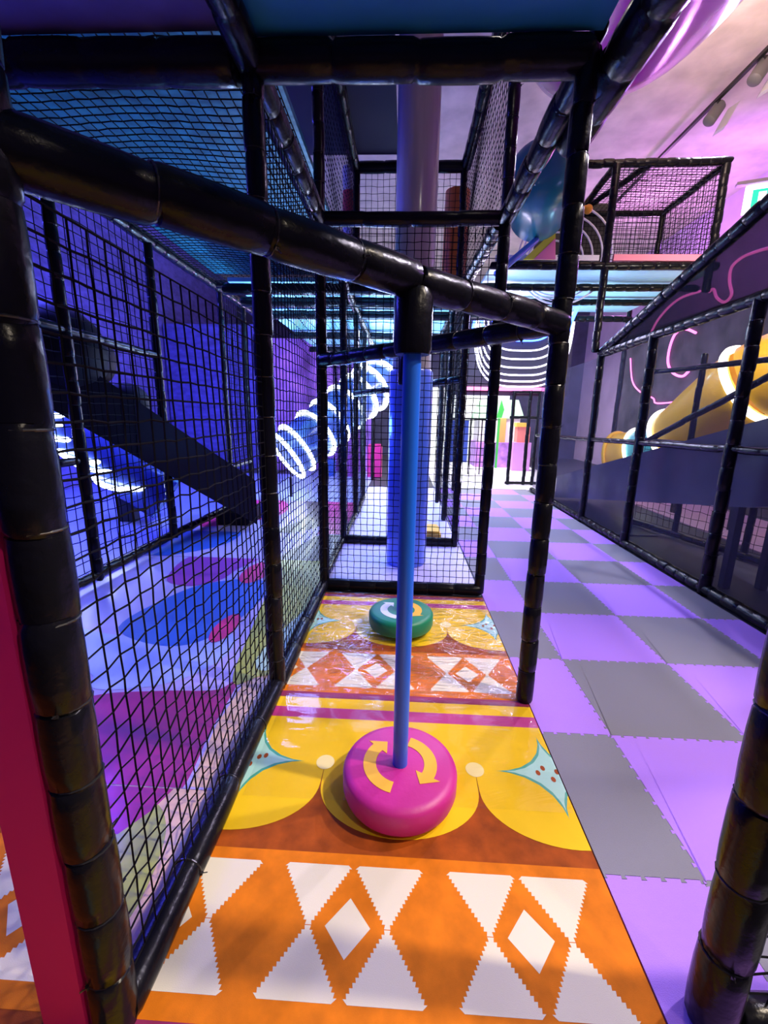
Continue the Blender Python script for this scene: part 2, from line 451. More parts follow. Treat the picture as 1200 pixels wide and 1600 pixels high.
pad('side_beam', (xr, Y1, DZ), (xr, Y2, DZ), .055, fr, ties=True, step=.2)
pad('side_beam', (.66, Y1, DZ+.10), (.66, Y2, DZ+.10), .03, fr, step=.2)
pad('cross_beam', (xl, .675, DZ), (.745, .70, DZ), .055, fr, step=.25)
tag(netrect('safety_net', (xl, Y0+.05, .09), (xl, Y1-.04, .09), (xl, Y0+.05, 1.70), fr, .05, seed=1, jit=.05, zig=.2), 'near net panel on the left of the lane')
tag(netrect('safety_net', (xl, Y1+.04, .09), (xl, Y2-.04, .09), (xl, Y1+.04, 2.58), fr, .05, seed=2, zig=.14), 'far net panel on the left of the lane')
tag(netrect('safety_net', (xl+.04, Y2, .10), (xr-.04, Y2-.01, .10), (xl+.04, Y2, 2.6), fr, .05, seed=3), 'net panel closing the far end of the lane')
# net at the right beside the entrance post
tag(netrect('safety_net', (.80, .745, .06), (1.75, .78, .06), (.80, .745, 1.0), fr, .055, seed=4, jit=.1, zig=.15), 'net panel right of the entrance post')
pad('base_rail', (.79, .745, .045), (1.8, .78, .045), .04, fr)
pad('padded_beam', (.79, .745, 1.02), (1.8, .78, 1.02), .028, fr)
pad('padded_post', (1.8, .78, .016), (1.8, .78, 1.04), .04, fr)

# pink padded board
q = MB()
q.box((-.762, .645, .018), (-.664, .685, 1.30), HOTPINK)
tag(q.build('pink_post_pad'), 'tall flat pink padded board beside the near left black post', 'padding')

# decks over the lane
DECKB = M('blue_deck_underside', (.02, .24, .50), .5, bump=.1, bscale=20)
DECKP = M('indigo_deck_underside', (.10, .10, .34), .6, var=.25, vscale=4)
DECKC = M('turquoise_deck_underside', (.28, .66, .86), .5, bump=.1, bscale=20)
DECKL = M('lilac_deck_underside', (.55, .52, .72), .5, bump=.1, bscale=20)
def deck(parent, x0, x1, y0, y1, z, m, label, th=.04):
    q = MB(); q.box((x0, y0, z), (x1, y1, z+th), m)
    return tag(q.build('deck_panel', parent), label)
deck(fr, -.58, .66, -.1, 1.87, 2.70, DECKB, 'blue deck panel right overhead above the spinner lane')
deck(fr, -2.3, -.66, .1, 1.87, 2.72, DECKP, 'dim indigo deck panel overhead at the upper left')

# ------------------------------------------------------------------ upper storey over the lane
up = thing('climbing_structure', (0, 3.2, 2.66), 'dark upper storey frame with nets above the spinner lane', 'play frame')
UZ = 4.12
for x in (-.64, .62):
    pad('side_beam', (x, 1.2, UZ), (x, 5.6, UZ), .06, up, step=.25)
pad('cross_beam', (-.6, 5.6, UZ), (.6, 5.6, UZ), .06, up, step=.3)
for x in (-.62, .60): pad('padded_post', (x, 5.6, 2.7), (x, 5.6, UZ), .04, up)
netrect('safety_net', (.62, 3.25, 2.7), (.62, 5.55, 2.7), (.62, 3.25, UZ-.06), up, .07, seed=11)
netrect('safety_net', (-.64, 3.25, 2.7), (-.64, 5.55, 2.7), (-.64, 3.25, UZ-.06), up, .07, seed=12)
netrect('safety_net', (-.58, 5.58, 2.7), (.58, 5.58, 2.7), (-.58, 5.58, UZ-.06), up, .07, seed=13)
deck(up, -1.7, -.15, 1.95, 5.5, 4.19, M('dark_roof_panel', (.03, .028, .06), .6), 'dark roof panel left of the column')
# things up there
q = MB(); q.tube([(.56, 5.9, 2.75), (.57, 5.9, 4.0)], .15, M('orange_tube', (.85, .20, .02), .35, coat=.3), n=24)
tag(q.build('orange_tube', smooth=True), 'upright orange tube seen through the upper net', 'tube')
q = MB()
for k in range(6): q.tube([(-.75, 6.0, 2.75+k*.26), (-.75, 6.0, 2.75+k*.26+.258)], .085, (M('red_vinyl', (.75, .03, .06), .4) if k % 2 == 0 else M('white_vinyl', (.85, .85, .9), .4)), n=20)
tag(q.build('striped_post', smooth=True), 'red and white banded post on the upper storey', 'post')

# ------------------------------------------------------------------ rear cells of the lane
rf = thing('climbing_structure', (0, 5.6, 0), 'row of black padded posts with nets behind the round column', 'play frame')
for x, y in ((-.62, 4.46), (-.63, 5.70), (-.64, 6.95), (-.66, 9.2), (.57, 4.46), (.56, 5.65), (.56, 6.85), (.70, 8.9)):
    pad('padded_post', (x, y, .013), (x, y, 2.62), .034, rf, n=10, step=.17)
pad('base_rail', (-.6, 4.46, .06), (.55, 4.46, .06), .046, rf)
for a, b in ((3.3, 4.40), (4.52, 5.65), (5.75, 6.9)): pad('base_rail', (-.62, a, .06), (-.63, b, .06), .034, rf, step=.1)
for a, b in ((4.46, 5.70), (5.70, 6.95), (6.95, 9.2)):
    pad('side_beam', (-.62, a, DZ), (-.63, b, DZ), .05, rf, step=.12)
    pad('side_beam', (.57, a, DZ), (.57, b, DZ), .05, rf, step=.12)
pad('side_beam', (-.62, 3.25, DZ), (-.62, 4.46, DZ), .05, rf, step=.12); pad('side_beam', (.6, 3.25, DZ), (.57, 4.46, DZ), .05, rf, step=.12)
pad('diagonal_bar', (-.62, 5.4, 1.62), (.57, 4.46, 1.735), .036, rf)
for y in (4.82, 5.35, 6.0, 7.5, 9.0):
    pad('cross_beam', (-1.93, y, DZ), (.57, y, DZ), .055, rf, n=10, step=.3)
for k, (a, b, sd) in enumerate(((3.3, 4.42, 21), (4.5, 5.66, 22), (5.74, 6.9, 23))):
    netrect('safety_net', (-.62, a, .1), (-.63, b, .1), (-.62, a, 2.6), rf, .05 if k == 0 else .06, seed=sd, r=.0024)
for k, (a, b, sd) in enumerate(((4.5, 5.6, 24), (5.7, 6.8, 25))):
    netrect('safety_net', (.57, a, .1), (.57, b, .1), (.57, a, 2.6), rf, .06, seed=sd, r=.0024)
for y0, y1, lab in ((4.86, 5.95, 'first'), (6.05, 7.45, 'second'), (7.55, 8.95, 'third'), (9.05, 10.4, 'last')):
    deck(rf, -1.9, .55, y0, y1, 2.72, DECKC if lab != 'second' else DECKC, 'turquoise deck panel between black beams, %s of the row over the far lane' % lab)

# ------------------------------------------------------------------ left play area
# mural floor panels
def outline(pts, n=6):
    """closed Catmull-Rom through pts"""
    out = []; N = len(pts)
    for i in range(N):
        p0, p1, p2, p3 = [V((*pts[(i+k) % N], 0)) for k in (-1, 0, 1, 2)]
        for j in range(n):
            t = j/n
            q = .5*((2*p1)+(p2-p0)*t+(2*p0-5*p1+4*p2-p3)*t*t+(3*p1-p0-3*p2+p3)*t**3)
            out.append((q.x, q.y))
    return out
MT = lambda n, c: M('mural_'+n, c, .38, bump=.08, bscale=10, coat=.3)
LAV = MT('lavender', (.44, .38, .76)); MAG = MT('magenta', (.34, .005, .16)); TAN = MT('tan', (.72, .48, .32)); OLI = MT('olive', (.38, .42, .03))
BLU = MT('blue', (.03, .12, .62)); PNK = MT('pink', (.72, .02, .22)); WHB = MT('pale_blue', (.38, .48, .92)); DRK = MT('dark_olive', (.10, .10, .06)); PUR = MT('purple', (.30, .05, .42)); MINT = MT('mint', (.42, .62, .44))
def mural(x0, x1, y0, y1, base, shapes, label):
    q = MB(); q.poly([(x0,y0),(x1,y0),(x1,y1),(x0,y1)], .012, base, th=.0115)
    for i, (pts, m, sm) in enumerate(shapes):
        p = clip(outline(pts) if sm else pts, x0+.002, x1-.002, y0+.002, y1-.002)
        if p: q.poly(p, .012+.0005*(i+1), m)
    return tag(q.build('mural_mat'), label, 'floor mat')
mural(-2.5, -.66, 1.29, 3.85, LAV, [
    ([(-.60,1.3),(-.60,2.5),(-.68,2.25),(-.79,1.95),(-.80,1.62),(-.76,1.3)], TAN, False),
    ([(-1.75,1.5),(-1.5,1.77),(-1.18,1.84),(-.90,1.87),(-.83,1.99),(-.81,1.6),(-.82,1.2),(-1.3,1.1)], MAG, True),
    ([(-2.5,1.9),(-1.7,1.98),(-1.5,1.83),(-1.15,1.92),(-.98,2.2),(-1.10,2.45),(-1.7,2.35),(-2.5,2.5)], WHB, True),
    ([(-1.80,2.45),(-1.72,2.96),(-1.54,3.23),(-1.2,3.34),(-1.03,3.08),(-1.12,2.46),(-1.36,2.25)], BLU, True),
    ([(-2.0,3.90),(-1.38,3.90),(-1.45,3.55),(-1.50,3.28),(-1.70,3.15),(-1.95,3.3)], PUR, True),
    ([(-.60,2.25),(-.60,3.9),(-1.13,3.9),(-1.07,3.42),(-.95,2.52),(-.86,1.96),(-.75,1.98)], OLI, True),
    ([(-.60,2.3),(-.60,2.95),(-.72,2.6),(-.8,2.15),(-.70,2.05)], MINT, True),
    (ell(-1.26, 3.5, .115, .26), PNK, False),
    (ell(-1.12, 2.50, .07, .19), PNK, False),
], 'mural floor mat with magenta, blue and olive shapes left of the net')
q = MB(); q.poly([(-.70,.70),(-.66,.70),(-.66,1.283),(-1.28,1.283)], .018, TAN, th=.002)
q.poly(clip(outline([(-1.0,1.04),(-.87,1.22),(-.75,1.12),(-.71,.90),(-.76,.80),(-.87,.92)]), -1.3, -.661, .75, 1.28), .0185, OLI)
q.poly([(-1.26,1.281),(-.81,1.281),(-.84,1.19),(-.90,1.10),(-1.06,1.085)], .0188, MAG)
tag(q.build('mural_mat'), 'tan mat corner with an olive shape behind the near left net', 'floor mat')
mural(-2.5, -.68, 3.86, 4.77, LAV, [([(-1.15,3.8),(-1.05,4.4),(-.9,4.8),(-.6,4.8),(-.6,3.8)], DRK, True), ([(-2.5,3.8),(-1.9,4.2),(-1.9,4.8),(-2.5,4.8)], BLU, True)], 'lavender mat with a dark olive corner, second panel of the mural floor')
mural(-2.5, -.68, 4.78, 6.68, LAV, [([(-2.4,6.9),(-1.8,6.5),(-1.7,5.6),(-2.5,5.0)], PNK, True), ([(-1.55,4.7),(-1.3,5.6),(-1.55,6.8),(-1.15,6.8),(-1.0,5.2)], DRK, True), ([(-.95,4.7),(-1.0,5.6),(-1.2,6.8),(-.6,6.8),(-.6,4.7)], PNK, True)], 'pink and olive striped mat, third panel of the mural floor')
q = MB(); q.box((-2.5, 6.69, 0), (-.68, 10.55, .012), WHB); tag(q.build('pale_blue_mat'), 'pale blue floor mat at the far end of the mural floor', 'floor mat')
q = MB(); q.box((-5.7, 1.0, 0), (-2.52, 9.5, .05), M('blue_mat', (.16, .18, .62), .4, bump=.3, bscale=14)); tag(q.build('blue_mat'), 'blue mat beyond the left fence under the slides', 'floor mat')

lf = thing('padded_fence', (-2.43, 4.3, 0), 'black padded frame with nets along the left of the mural floor', 'play frame')
LX = -2.43; LZ = 2.93
for y in (1.9, 3.15, 4.32, 5.92, 6.75, 8.0): pad('padded_post', (LX, y, .052), (LX, y, LZ), .042 if y < 5 else .036, lf, ties=y < 5, n=12)
pad('base_rail', (LX, 1.9, .09), (LX, 6.75, .09), .04, lf, step=.15)
pad('top_beam', (LX, 1.2, LZ), (LX, 8, LZ), .055, lf, step=.2)
pad('mid_rail', (LX, 1.9, 1.95), (LX, 4.32, 1.90), .035, lf, step=.2)
pad('mid_rail', (LX, 1.9, 1.0), (LX, 3.1, 1.0), .03, lf, step=.2)
pad('mid_rail', (LX, 5.92, .62), (LX, 6.75, .62), .03, lf, step=.1)
for a, b, sd in ((1.95, 3.1, 31), (3.2, 4.27, 32), (5.97, 6.7, 34)):
    netrect('safety_net', (LX, a, .14), (LX, b, .14), (LX, a, LZ-.05), lf, .085, seed=sd, r=.004)
pad('cross_beam', (LX, 5.75, LZ), (xl, 5.75, LZ), .05, lf); pad('cross_beam', (LX, 1.95, LZ+.02), (xl-.06, 1.95, LZ+.02), .05, lf)
tag(netrect('ceiling_net', (LX, 2.0, LZ), (xl-.06, 2.0, LZ), (LX, 5.7, LZ), lf, .062, seed=35, r=.004, bulge=.03), 'net stretched overhead between the lane and the left fence')
deck(lf, -2.36, -.68, 2.05, 5.7, 3.03, M('teal_deck_underside', (.012, .21, .30), .5, var=.5, vscale=9, bump=.2, bscale=20), 'teal deck panel above the overhead net on the left')

# dark slide with rounded bumps
ds = thing('dark_slide', (-3.1, 5.2, .05), 'dark padded slide with rounded bumps beyond the left net', 'slide')
DARKS = M('dark_slide_vinyl', (.006, .005, .010), .6, bump=.2, bscale=8, spec=.2)
RED = M('dark_red_vinyl', (.022, .005, .012), .6, spec=.2)
p0 = at(58, 585, 3.6); p1 = at(385, 783, 5.3)
d = (p1-p0); sx = V((.22, -.30, 0))
DM = M('dark_slide_side', (.006, .004, .012), .7, spec=.15)
q = MB(); q.obox((p0+p1)/2, d/2, sx, V((0, 0, .10)), DARKS); q.build('slide_bed', ds)
for k in (-1, 1):
    q = MB(); q.obox((p0+p1)/2+sx*1.05*k+V((0, 0, .05)), d/2, sx.normalized()*.03, V((0, 0, .27)), DM); q.build('side_panel', ds)
for u, v, Y, r, m in ((82, 545, 3.6, .40, DARKS), (122, 556, 3.95, .30, RED), (198, 628, 4.35, .22, DARKS), (268, 690, 4.8, .13, RED)):
    q = MB(); q.sphere(at(u, v, Y)-V((0,0,.02)), r, m, sq=(1, 1, .95)); q.build('foam_bump', ds, smooth=True)
q = MB(); q.tube([(p0.x-.12, p0.y-.1, .052), (p0.x-.12, p0.y-.1, p0.z)], .035, DARKS, n=10); q.build('support', ds)
q = MB(); c = p1; q.box((c.x-.30, c.y-.25, .052 if False else .015), (c.x+.12, c.y+.35, .17), DM); q.build('landing_block', ds)

# LED ringed tube slides
LEDW = M('white_led', (1, 1, 1), .5, emit=(.75, .88, 1.0), estr=9)
LEDB = M('blue_led', (.1, .2, 1), .5, emit=(.03, .10, 1.0), estr=9)
LEDP = M('pink_led', (1, .2, .7), .5, emit=(1.0, .16, .62), estr=4)
LEDK = M('pink_strip', (1, .2, .5), .5, emit=(1.0, .12, .40), estr=2.2)
LEDY = M('warm_white_led', (1, 1, .9), .5, emit=(1.0, .95, .80), estr=6)
TUBEB = M('blue_tube_plastic', (.05, .08, .30), .25, coat=.5, alpha=1)
def ring(c, axis, r, t, m, parent, name='led_ring', a0=0, a1=2*PI):
    c = V(c); ax = V(axis).normalized(); u = ax.cross(V((0,0,1))).normalized(); w = u.cross(ax)
    full = abs(a1-a0-2*PI) < 1e-6; n = 40; pts = [c+(u*math.cos(a0+(a1-a0)*i/n)+w*math.sin(a0+(a1-a0)*i/n))*r for i in range(n if full else n+1)]
    q = MB(); q.tube(pts, t, m, n=8, closed=full); return q.build(name, parent, smooth=True)
def curve(pts, n=8):
    out = []; P = [V(p) for p in pts]
    for i in range(len(P)-1):
        p0 = P[max(0, i-1)]; p1 = P[i]; p2 = P[i+1]; p3 = P[min(len(P)-1, i+2)]
        for j in range(n):
            t = j/n; out.append(.5*((2*p1)+(p2-p0)*t+(2*p0-5*p1+4*p2-p3)*t*t+(3*p1-p0-3*p2+p3)*t**3))
    out.append(P[-1]); return out
ts = thing('tube_slide', (-1.75, 6.9, .02), 'translucent blue tube slide with glowing white rings in the far middle', 'tube slide')
path = curve([at(448, 712, 7.0), at(478, 690, 7.2), at(520, 655, 7.6), at(560, 620, 8.0), at(592, 595, 8.4), at(612, 565, 8.9)], 8)
q = MB(); q.tube(path, .40, TUBEB, n=28, cap=False); q.build('tube', ts, smooth=True)
for i, k in enumerate((0, 5, 11, 15, 20, 24, 28, 32, 36)):
    k = min(k, len(path)-2); ring(path[k], path[k+1]-path[k], .425, .034, LEDW, ts)
for k in (2, 14, 26):
    q = MB(); c = path[k]; q.tube([(c.x, c.y, .0125), (c.x, c.y, c.z-.39)], .025, STEEL, n=10); q.build('support', ts)
q = MB(); q.box((-5.75, 10.6, .0), (-3.22, 10.7, 3.4), BLUEW); tag(q.build('quilted_board'), 'blue quilted board standing left of the purple mural board', 'board')
q = MB(); q.box((-3.2, 10.6, .0), (-.75, 10.7, 3.1), M('purple_mural_wall', (.34, .14, .50), .6, var=.75, vscale=1.6, bump=.2, bscale=12)); tag(q.build('mural_board'), 'purple mural board standing behind the ringed tube slide', 'board')
for nm_, u_, v_, h_, m_ in (('foam_block', 585, 742, .7, PNK), ('foam_block', 548, 744, .45, PUR), ('foam_block', 512, 742, .35, BLU)):
    c = at(u_, v_, 9.7); q = MB(); q.box((c.x-.16, 9.6, .013), (c.x+.16, 9.9, h_), m_); q.box((c.x-.13, 9.63, h_), (c.x+.13, 9.87, h_+.04), m_); tag(q.build(nm_), {PNK: 'pink foam block left of the column at the far end', PUR: 'purple foam block between the pink and blue ones at the far end', BLU: 'low blue foam block under the ringed tube slide'}[m_], 'foam block')
ls = thing('tube_slide', (-3.6, 5.0, .05), 'blue tube slide with curved glowing rings low behind the left fence', 'tube slide')
lp = curve([at(50, 570, 5.0), at(84, 632, 5.0), at(108, 668, 5.0), at(160, 706, 5.0), at(205, 742, 5.0), at(262, 778, 5.1)], 8)
q = MB(); q.tube(lp, .30, TUBEB, n=28, cap=False); q.build('tube', ls, smooth=True)
for k in (8, 11, 16, 23, 26, 32): ring(lp[k], (.22, -.28, 1), .37, .022 if k in (11, 26) else .030, LEDW, ls)
q = MB(); q.box((lp[30].x-.1, lp[30].y-.05, .052), (lp[30].x+.1, lp[30].y+.05, lp[30].z-.25), STEEL); q.build('support', ls)

# ------------------------------------------------------------------ right fence and grey slide
rfence = thing('padded_fence', (2.44, 4.6, 0), 'black padded fence frame along the right of the foam tiles', 'fence')
RX = 2.455
for y, z in ((7.1, 2.15), (5.83, 2.2), (4.66, 2.22), (3.36, 2.24), (2.1, 2.26)):
    pad('padded_post', (RX, y, .0), (RX, y, z), .045, rfence, ties=y < 5, n=12)
pad('base_rail', (RX, 2.0, .05), (RX, 8.2, .05), .046, rfence, ties=False, step=.14)
pad('top_rail', (RX, 1.9, 2.25), (RX, 5.83, 2.17), .045, rfence, step=.14)
pad('mid_rail', (RX, 1.9, 1.20), (RX, 8.2, 1.06), .028, rfence, step=.2)
pad('stair_rail', (RX, 5.85, 2.18), (RX, 3.35, 2.87), .055, rfence, step=.14)
SCRIM = None
def scrim(name, col, a):
    m = bpy.data.materials.new(name); m.use_nodes = True; nt = m.node_tree; nt.nodes.clear()
    o = nt.nodes.new('ShaderNodeOutputMaterial'); mx = nt.nodes.new('ShaderNodeMixShader'); t = nt.nodes.new('ShaderNodeBsdfTransparent'); d = nt.nodes.new('ShaderNodeBsdfDiffuse')
    d.inputs['Color'].default_value = (*col, 1)
    tc = nt.nodes.new('ShaderNodeTexCoord'); w = nt.nodes.new('ShaderNodeTexNoise'); w.inputs['Scale'].default_value = 2.5
    mr = nt.nodes.new('ShaderNodeMapRange'); mr.inputs['To Min'].default_value = a-.06; mr.inputs['To Max'].default_value = a+.06
    nt.links.new(tc.outputs['Object'], w.inputs['Vector']); nt.links.new(w.outputs['Fac'], mr.inputs['Value']); nt.links.new(mr.outputs[0], mx.inputs['Fac'])
    nt.links.new(t.outputs[0], mx.inputs[1]); nt.links.new(d.outputs[0], mx.inputs[2]); nt.links.new(mx.outputs[0], o.inputs['Surface']); return m
SC1 = scrim('fine_dark_mesh', (.022, .02, .028), .78); SC2 = scrim('fine_grey_mesh', (.06, .055, .085), .28)
q = MB(); q.vprism([(RX+.01, 5.8, 2.2), (RX+.01, 1.95, 2.27), (RX+.01, 1.95, 3.2), (RX+.01, 3.35, 2.85)], (1, 0, 0), .003, SC1)
tag(q.build('mesh_panel', rfence), 'dark fine mesh triangle under the stair rail')
q = MB(); q.vprism([(RX+.01, 5.8, .1), (RX+.01, 1.95, .1), (RX+.01, 1.95, 2.22), (RX+.01, 5.8, 2.14)], (1, 0, 0), .003, SC2)
q.build('mesh_panel', rfence)
q = MB(); q.vprism([(RX+.01, 8.2, .1), (RX+.01, 5.86, .1), (RX+.01, 5.86, 2.14), (RX+.01, 8.2, 2.1)], (1, 0, 0), .003, SC2)
q.build('mesh_panel', rfence)

gs = thing('open_slide', (2.75, 5.2, 0), 'dark blue grey open slide running down behind the right fence', 'slide')
GREYS = M('slate_slide_plastic', (.075, .075, .15), .35, coat=.3, bump=.15, bscale=6, var=.15, vscale=3)
q = MB()
q.vprism([(2.62, 7.4, .05), (2.62, 7.4, .42), (2.62, 3.3, 1.40), (2.62, 1.9, 1.75), (2.62, 1.9, 1.1), (2.62, 3.3, .74)], (1, 0, 0), .03, GREYS); tag(q.build('side_wall', gs), 'near side wall of the slide')
q = MB()
q.vprism([(3.12, 7.4, .05), (3.12, 7.4, .42), (3.12, 3.3, 1.40), (3.12, 1.9, 1.75), (3.12, 1.9, 1.1), (3.12, 3.3, .74)], (1, 0, 0), .03, GREYS); q.build('side_wall', gs)
q = MB(); q.vprism([(2.65, 7.4, .10), (3.12, 7.4, .10), (3.12, 1.9, 1.2), (2.65, 1.9, 1.2)], (0, .2, 1), .03, GREYS); q.build('slide_bed', gs)
q = MB(); q.box((2.7, 3.5, 0), (2.76, 3.56, .80), STEEL); q.build('support', gs)
q = MB(); q.box((3.0, 3.5, 0), (3.06, 3.56, .80), STEEL); q.build('support', gs)
q = MB(); q.box((2.52, 5.15, .0), (3.1, 8.1, .012), M('black_mat', (.015, .015, .022), .5)); q.build('landing_mat') and None
bpy.data.objects['landing_mat']['label'] = 'black landing mat at the foot of the dark open slide'; bpy.data.objects['landing_mat']['category'] = 'mat'

bf = thing('padded_fence', (3.55, 4.6, 0), 'second black padded fence behind the grey slide', 'fence')
bpts = [(3.04, 5.75), (3.30, 5.30), (3.42, 4.75), (3.56, 4.2), (3.7, 3.4)]
pad('base_rail', (3.04, 5.78, .05), (3.78, 3.2, .05), .035, bf, step=.14)
for x, y in ((3.06, 5.75), (3.32, 5.2), (3.50, 4.35)): pad('padded_post', (x, y, .0), (x, y, 2.1), .034, bf, n=10)
pad('rail', (3.04, 5.78, 1.12), (3.78, 3.2, 1.12), .03, bf); pad('rail', (3.04, 5.78, 1.95), (3.78, 3.2, 1.95), .03, bf)
pad('diagonal_bar', (3.04, 5.78, 1.05), (3.62, 3.75, 2.15), .034, bf)
netrect('safety_net', (3.09, 5.7, .1), (3.75, 3.3, .1), (3.09, 5.7, 1.1), bf, .09, seed=44, r=.003)
q = MB(); q.box((3.85, 2.5, 0), (5.14, 8.5, .012), M('mauve_mat', (.50, .30, .52), .5, bump=.3, bscale=30)); tag(q.build('mauve_mat'), 'mauve floor mat beyond the second fence on the right', 'floor mat')

# yellow tube slide
ys = thing('tube_slide', (4.0, 6.5, .012), 'yellow and turquoise tube slide with glowing rings behind the right fence', 'tube slide')
YEL = M('yellow_tube_plastic', (.90, .52, .02), .4, coat=.3, bump=.5, bscale=18, stretch=(1, 1, 6)); TQ = M('turquoise_tube_plastic', (.10, .55, .62), .35, coat=.3)
yp = curve([at(968, 715, 7.6), at(1010, 708, 7.2), at(1062, 685, 6.7), at(1120, 640, 6.1), at(1176, 600, 5.6), at(1250, 572, 5.3), at(1320, 560, 5.1)], 8)
def seg(a, b, r, m, nm):
    q = MB(); q.tube(yp[a:b+1], r, m, n=32, cap=False); return q.build(nm, ys, smooth=True)
seg(0, 7, .41, YEL, 'tube_segment'); tag(seg(7, 15, .41, TQ, 'tube_segment'), 'turquoise tube segment'); seg(15, 33, .47, YEL, 'tube_segment'); seg(33, 48, .47, YEL, 'tube_segment')
for k, m, w in ((0, YEL, .03), (7, LEDY, .022), (16, LEDY, .034), (32, LEDY, .045)):
    ring(yp[k], yp[k+1]-yp[k], .485 if k > 12 else .43, w, m, ys, 'led_ring' if m is LEDY else 'rim')
for k in (18, 34):
    q = MB(); c = yp[k]; q.box((c.x-.05, c.y-.05, .013), (c.x+.05, c.y+.05, c.z-.40), STEEL); q.build('support', ys)

# mural partition with neon lines
PART = M('charcoal_mural', (.055, .048, .07), .75, var=.7, vscale=2.4, bump=.2, bscale=15)
q = MB(); q.box((5.15, 2.0, 0), (5.25, 11.0, 3.25), PART); tag(q.build('mural_partition'), 'charcoal mural partition with chalky strokes behind the yellow tube slide', 'partition')
def atx(u, v, X):
    r = AX*((u-600)/F) + AY*((v-800)/F) + AZ
    return V((0, 0, H)) + r*(X/r.x)
def neon(px, label, r=.022, m=None):
    q = MB(); q.tube(curve([atx(u, v, 5.128) for u, v in px], 8), r, m or LEDP, n=8)
    return tag(q.build('neon_tube', smooth=True), label, 'neon light')
neon([(1018, 518), (1028, 500), (1045, 480), (1065, 465), (1094, 455)], 'pink neon arc sweeping up left on the charcoal mural')
neon([(1200, 388), (1185, 392), (1160, 402), (1143, 418), (1140, 440), (1143, 460), (1132, 472), (1120, 465), (1115, 452), (1108, 456)], 'pink neon hook curling down at the upper right of the charcoal mural')
neon([(1087, 520), (1070, 514), (1055, 522), (1046, 545), (1044, 568), (1052, 583), (1066, 588), (1076, 580)], 'pink neon letter-like loop over the mural behind the top rail')
neon([(985, 560), (988, 595), (1000, 612), (1020, 622), (1026, 630), (1060, 627), (1070, 620)], 'thin pink neon line above the turquoise tube segment', .014)

# ------------------------------------------------------------------ upper right deck cage
cg = thing('netted_cage', (3.0, 6.3, 3.1), 'netted black cage on the upper deck at the right', 'play frame')
CZ = 4.25; D0 = 3.2
pad('padded_post', (2.37, 5.83, 2.2), (2.37, 5.83, CZ), .045, cg, step=.12)
pad('padded_post', (3.6, 5.83, 2.9), (3.6, 5.83, CZ), .045, cg, step=.12)
pad('top_beam', (1.85, 5.83, CZ), (3.64, 5.83, CZ+.02), .042, cg, step=.12)
pad('top_beam', (3.6, 5.83, CZ), (3.6, 7.08, CZ), .04, cg, step=.15)
pad('top_beam', (2.41, 7.08, CZ), (3.6, 7.08, CZ), .04, cg, step=.15)
pad('top_beam', (2.37, 5.83, CZ), (2.41, 7.08, CZ), .04, cg, step=.15)
pad('top_beam', (2.75, 5.83, CZ), (2.41, 7.08, CZ), .035, cg, step=.15)
pad('padded_post', (3.6, 7.08, D0), (3.6, 7.08, CZ), .038, cg); pad('padded_post', (2.41, 7.08, D0), (2.41, 7.08, CZ), .038, cg)
pad('deck_beam', (1.0, 5.83, D0-.02), (3.7, 5.83, D0-.02), .045, cg, step=.15)
pad('deck_beam', (.9, 6.35, D0-.12), (3.8, 6.35, D0-.12), .045, cg, step=.15)
pad('deck_beam', (.9, 7.1, D0-.12), (3.8, 7.1, D0-.12), .045, cg, step=.15)
pad('deck_beam', (.9, 8.0, D0-.16), (3.8, 8.0, D0-.16), .05, cg, step=.15)
for x in (.95, 3.75): pad('padded_post', (x, 8.0, .013), (x, 8.0, D0), .04, cg)
for a, b, c, sd in (((2.41, 7.08, D0), (3.58, 7.08, D0), (2.41, 7.08, CZ), 51), ((3.6, 5.87, D0), (3.6, 7.05, D0), (3.6, 5.87, CZ), 52), ((2.4, 5.85, CZ), (3.58, 5.85, CZ), (2.4, 7.05, CZ), 53), ((2.41, 5.84, D0), (3.56, 5.84, D0), (2.41, 5.84, CZ), 54)):
    netrect('safety_net', a, b, c, cg, .055, seed=sd, r=.0036)
deck(cg, 1.0, 3.7, 5.87, 8.0, D0-.055, M('mint_deck_underside', (.45, .78, .80), .5), 'pale turquoise deck panel under the netted cage at the right')
q = MB(); q.box((2.45, 5.80, D0+.03), (3.65, 5.84, D0+.10), M('pink_edge_pad', (.85, .25, .38), .5)); tag(q.build('edge_pad'), 'pink padded edge along the upper deck under the cage', 'padding')
q = MB(); q.box((1.05, 5.80, D0+.03), (2.28, 5.84, D0+.09), M('white_edge_pad', (.85, .80, .85), .5)); tag(q.build('edge_pad'), 'white padded edge along the upper deck left of the cage', 'padding')
# dark mesh booth wall, handle and ringed tunnel on the deck
a = at(840, 330, 7.2); b = at(953, 318, 7.2); q = MB(); q.box((a.x, 7.2, D0), (b.x, 7.26, b.z), M('dark_booth_wall', (.03, .028, .03), .6)); tag(q.build('booth_wall'), 'dark board on the upper deck behind the ringed tunnel', 'board')
q = MB(); q.tube([at(898, 325, 6.3), at(915, 325, 6.3)], .03, M('orange_handle_plastic', (.9, .38, .02), .4), n=12); q.sphere(at(919, 327, 6.3), .055, M('orange_handle_plastic', (.9, .38, .02), .4))
q.tube([at(898, 325, 6.3), at(898, 325, 7.2)], .02, M('orange_handle_plastic', (.9, .38, .02), .4), n=10)
tag(q.build('hand_grip', smooth=True), 'orange grip knob sticking out on the dark upper board', 'knob')
rt = thing('ring_tunnel', (2.0, 6.5, D0), 'small tunnel of thin white rings on the upper deck', 'tunnel')
RINGW = M('white_ring', (.75, .72, .85), .4); 
for k in range(5): ring(at(882-2*k, 400, 6.5)+V((0, .08*k, 0)), (.12, 1, 0), .60-.075*k, .013, RINGW, rt, 'ring')
